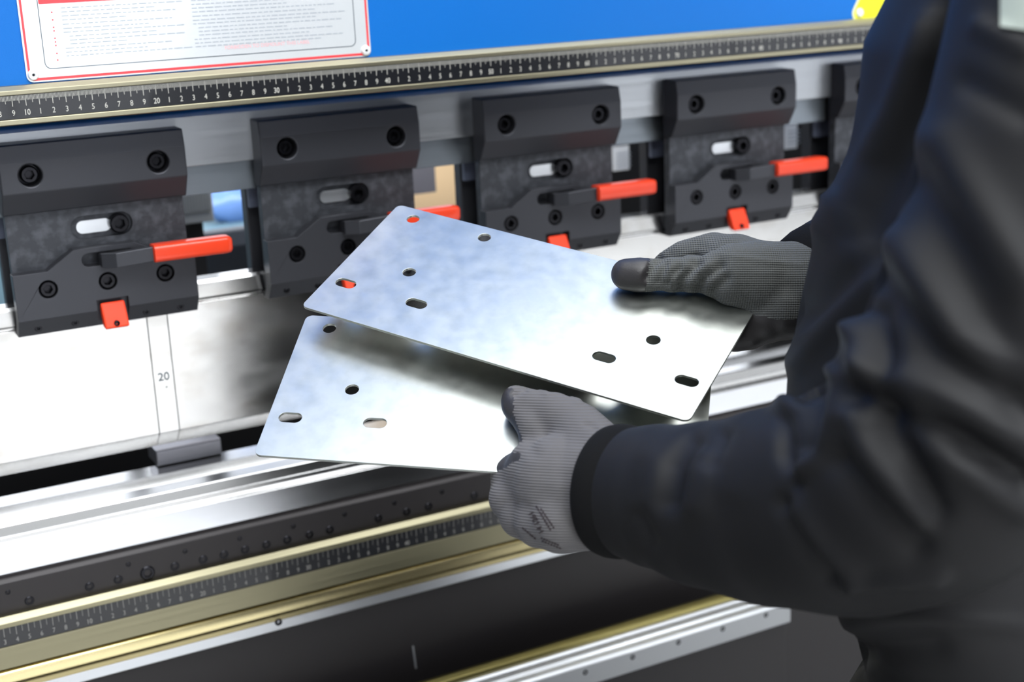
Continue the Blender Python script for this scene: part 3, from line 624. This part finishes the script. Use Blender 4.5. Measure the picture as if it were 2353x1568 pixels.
# cuffs
ring0 = tube(keysL, 220, 90)
cuffr = []
d0 = ring0[0]
for k, (t, s) in enumerate(((-.30, .84), (-.34, .95), (-.30, 1.02), (-.2, 1.045), (-.06, 1.04), (.02, 1.02), (.1, .99))):
    c0_ = np.mean(ring0[0], 0); ax = np.mean(ring0[6], 0) - c0_; ax /= np.linalg.norm(ax)
    cuffr.append([c0_ + ax * (t * .45) + (np.array(p) - c0_) * s for p in d0])
mesh('cuff', loft(cuffr, False), m_cuff, person, smooth=True)
rr0 = tube(keysR, 100, 60); cuffr = []
c0_ = np.mean(rr0[0], 0); ax = np.mean(rr0[6], 0) - c0_; ax /= np.linalg.norm(ax)
for t, s in ((-.1, .55), (-.14, .8), (-.15, .98), (-.1, 1.08), (0, 1.1), (.12, 1.06), (.2, 1.0)):
    cuffr.append([c0_ + ax * t + (np.array(p) - c0_) * s for p in rr0[0]])
mesh('cuff', loft(cuffr, False), m_cuff, person, smooth=True)
# shoulder patch, pressed onto the sleeve
bva = BVHTree.FromPolygons([tuple(p) for p in armV], armF); pv = []; nx, ny = 10, 10
for j in range(ny + 1):
    for i in range(nx + 1):
        x = 2298 + i * 14; y = -75 + j * 13.5 + i * 2.2; d = Vector(ray(x, y)).normalized(); hit = bva.ray_cast(Vector(CAM), d)
        pv.append(np.array(hit[0]) - np.array(d) * .02 if hit[0] is not None else None)
pf = [(j * (nx + 1) + i, j * (nx + 1) + i + 1, (j + 1) * (nx + 1) + i + 1, (j + 1) * (nx + 1) + i) for j in range(ny) for i in range(nx)]
pf = [q for q in pf if all(pv[i] is not None for i in q)]
if pf: mesh('sleeve_patch', (np.array([p if p is not None else (0, 0, 0) for p in pv]), pf), m_patch, person, smooth=True, label='pale grey patch on sleeve')
# trousers, shoes, head
hx, hy = 5.86, -5.42; cs, sn = math.cos(TH_), math.sin(TH_)
tr = []; 
for s in (-1, 1):
    c_ = np.array([hx + s * .74 * cs, hy + s * .74 * sn])
    tr += limb([((hx, hy, -4.2), .85), ((c_[0] * .95 + hx * .05, c_[1] * .95 + hy * .05, -4.9), .86), ((c_[0], c_[1], -6.2), .8), ((c_[0], c_[1] + .1, -8.8), .66), ((c_[0], c_[1], -11), .6), ((c_[0], c_[1], -12.85), .58)])
V, Fq, Nn = fuse(tr, .12, 4); mesh('trousers', (V, Fq), m_trouser, person, smooth=True)
for s in (-1, 1):
    c_ = np.array([hx + s * .74 * cs, hy + s * .74 * sn]); sh = []
    for t, wd, h in ((-.75, .30, .55), (-.6, .42, .9), (0, .46, 1.0), (.6, .45, .62), (1.3, .47, .5), (1.75, .38, .42), (1.95, .2, .3)):
        sh.append([(c_[0] + (-sn) * t + cs * wd * math.cos(a), c_[1] + cs * t + sn * wd * math.cos(a), FLOOR + max(0, h * (.5 + .5 * math.sin(a)))) for a in np.linspace(0, 2 * math.pi, 20, endpoint=False)])
    mesh('shoe', loft(sh), m_shoe, person, smooth=True)
hd = np.array([6.85, -5.25, 3.05]); fw = np.array([-sn, cs, 0.]); rt = np.array([cs, sn, 0.]); upv = np.array([0, 0, 1.])
hp = limb([((6.8, -5.4, 1.2), .62), ((6.83, -5.35, 2.1), .58)]) + limb([(hd - upv * .1 - fw * .1, .86), (hd + upv * .25 - fw * .15, .88), (hd - upv * .55 + fw * .3, .62), (hd - upv * .85 + fw * .42, .42)])
hp += limb([(hd + fw * .78 + upv * .0, .12), (hd + fw * .98 - upv * .22, .15)])
for s in (-1, 1): hp += limb([(hd + rt * s * .84 - upv * .1, .16), (hd + rt * s * .86 + upv * .12, .16)]); hp += limb([(hd + fw * .62 + rt * s * .3 + upv * .12, .16), (hd + fw * .6 + rt * s * .5 + upv * .1, .12)])
hp += limb([(hd + fw * .7 - upv * .52 + rt * -.2, .1), (hd + fw * .74 - upv * .52, .12), (hd + fw * .7 - upv * .52 + rt * .2, .1)])
hp += limb([((6.2, -5.5, -4.0), .7), ((6.0, -5.15, -1.5), .9), ((6.4, -5.25, .4), .85), ((6.8, -5.4, 1.3), .6)])
V, Fq, Nn = fuse(hp, .06, 5); mesh('body', (V, Fq), m_skin, person, smooth=True)
V, Fq, Nn = fuse(limb([(hd + upv * .3 - fw * .22, .93), (hd - upv * .1 - fw * .35, .78)]), .07, 4); mesh('hair', (V, Fq), m_hair, person, smooth=True)

# ================================================================ light
def area(name, loc, tgt, sx, sy, power, col=(1, 1, 1)):
    d = bpy.data.lights.new(name, 'AREA'); d.shape = 'RECTANGLE'; d.size = sx; d.size_y = sy; d.energy = power; d.color = col
    o = bpy.data.objects.new(name, d); COL.objects.link(o); o.location = M3(loc); v = Vector(M3(tgt)) - Vector(M3(loc)); o.rotation_euler = v.to_track_quat('-Z', 'Y').to_euler(); return o
area('hall_light', (8, 5, 34), (6, 0, -13), 5.0, 1.0, 105, (.97, .99, 1))
area('hall_light', (2, -14, 34), (4, -8, -13), 4.0, 1.2, 110, (.96, .98, 1))
for lx, ly, pw_ in ((4, -40, 130), (20, -45, 110), (-8, -42, 75), (40, -35, 130)):
    l_ = area('floor_fill_light', (lx, ly, 30), (lx, ly, -13), 1.2, 1.2, pw_, (1, .99, .97)); l_.data.spread = math.radians(75)  # added lights that brighten the far floor mirrored in the punch face
area('hall_light', (5, 28, 30), (5, 25, -13), 4, 2, 60)
area('hall_light', (8, -36, 36), (4, 0, -1), 5.0, 1.6, 330, (.95, .98, 1))  # added light from high in front, aimed to lighten the clamps
area('rear_fill_light', (5, 2.6, .5), (6, 6, -3), 2.0, .05, 9)  # added fill behind the beam, brightens the things seen through the gaps
wd = bpy.data.worlds.new('world'); SC.world = wd; wd.use_nodes = True
wd.node_tree.nodes['Background'].inputs[0].default_value = (.93, .96, 1, 1); wd.node_tree.nodes['Background'].inputs[1].default_value = .3

# ================================================================ camera
cd = bpy.data.cameras.new('camera'); cam = bpy.data.objects.new('camera', cd); COL.objects.link(cam)
cd.sensor_width = 36; cd.lens = F / W * 36; cd.clip_start = .05; cd.clip_end = 100
Rm = Matrix([[CM[0][i], -CM[1][i], -CM[2][i]] for i in range(3)]).to_4x4()
cam.matrix_world = Matrix.Translation(M3(CAM)) @ Rm
cd.dof.use_dof = True; cd.dof.focus_distance = 1.02; cd.dof.aperture_fstop = 5.2; cd.dof.aperture_blades = 8
SC.camera = cam
SC.view_settings.view_transform = 'Standard'; SC.view_settings.look = 'None'; SC.view_settings.gamma = 1; SC.view_settings.use_curve_mapping = False
SC.view_settings.exposure = 0.0
SC.cycles.use_denoising = True; SC.cycles.max_bounces = 6
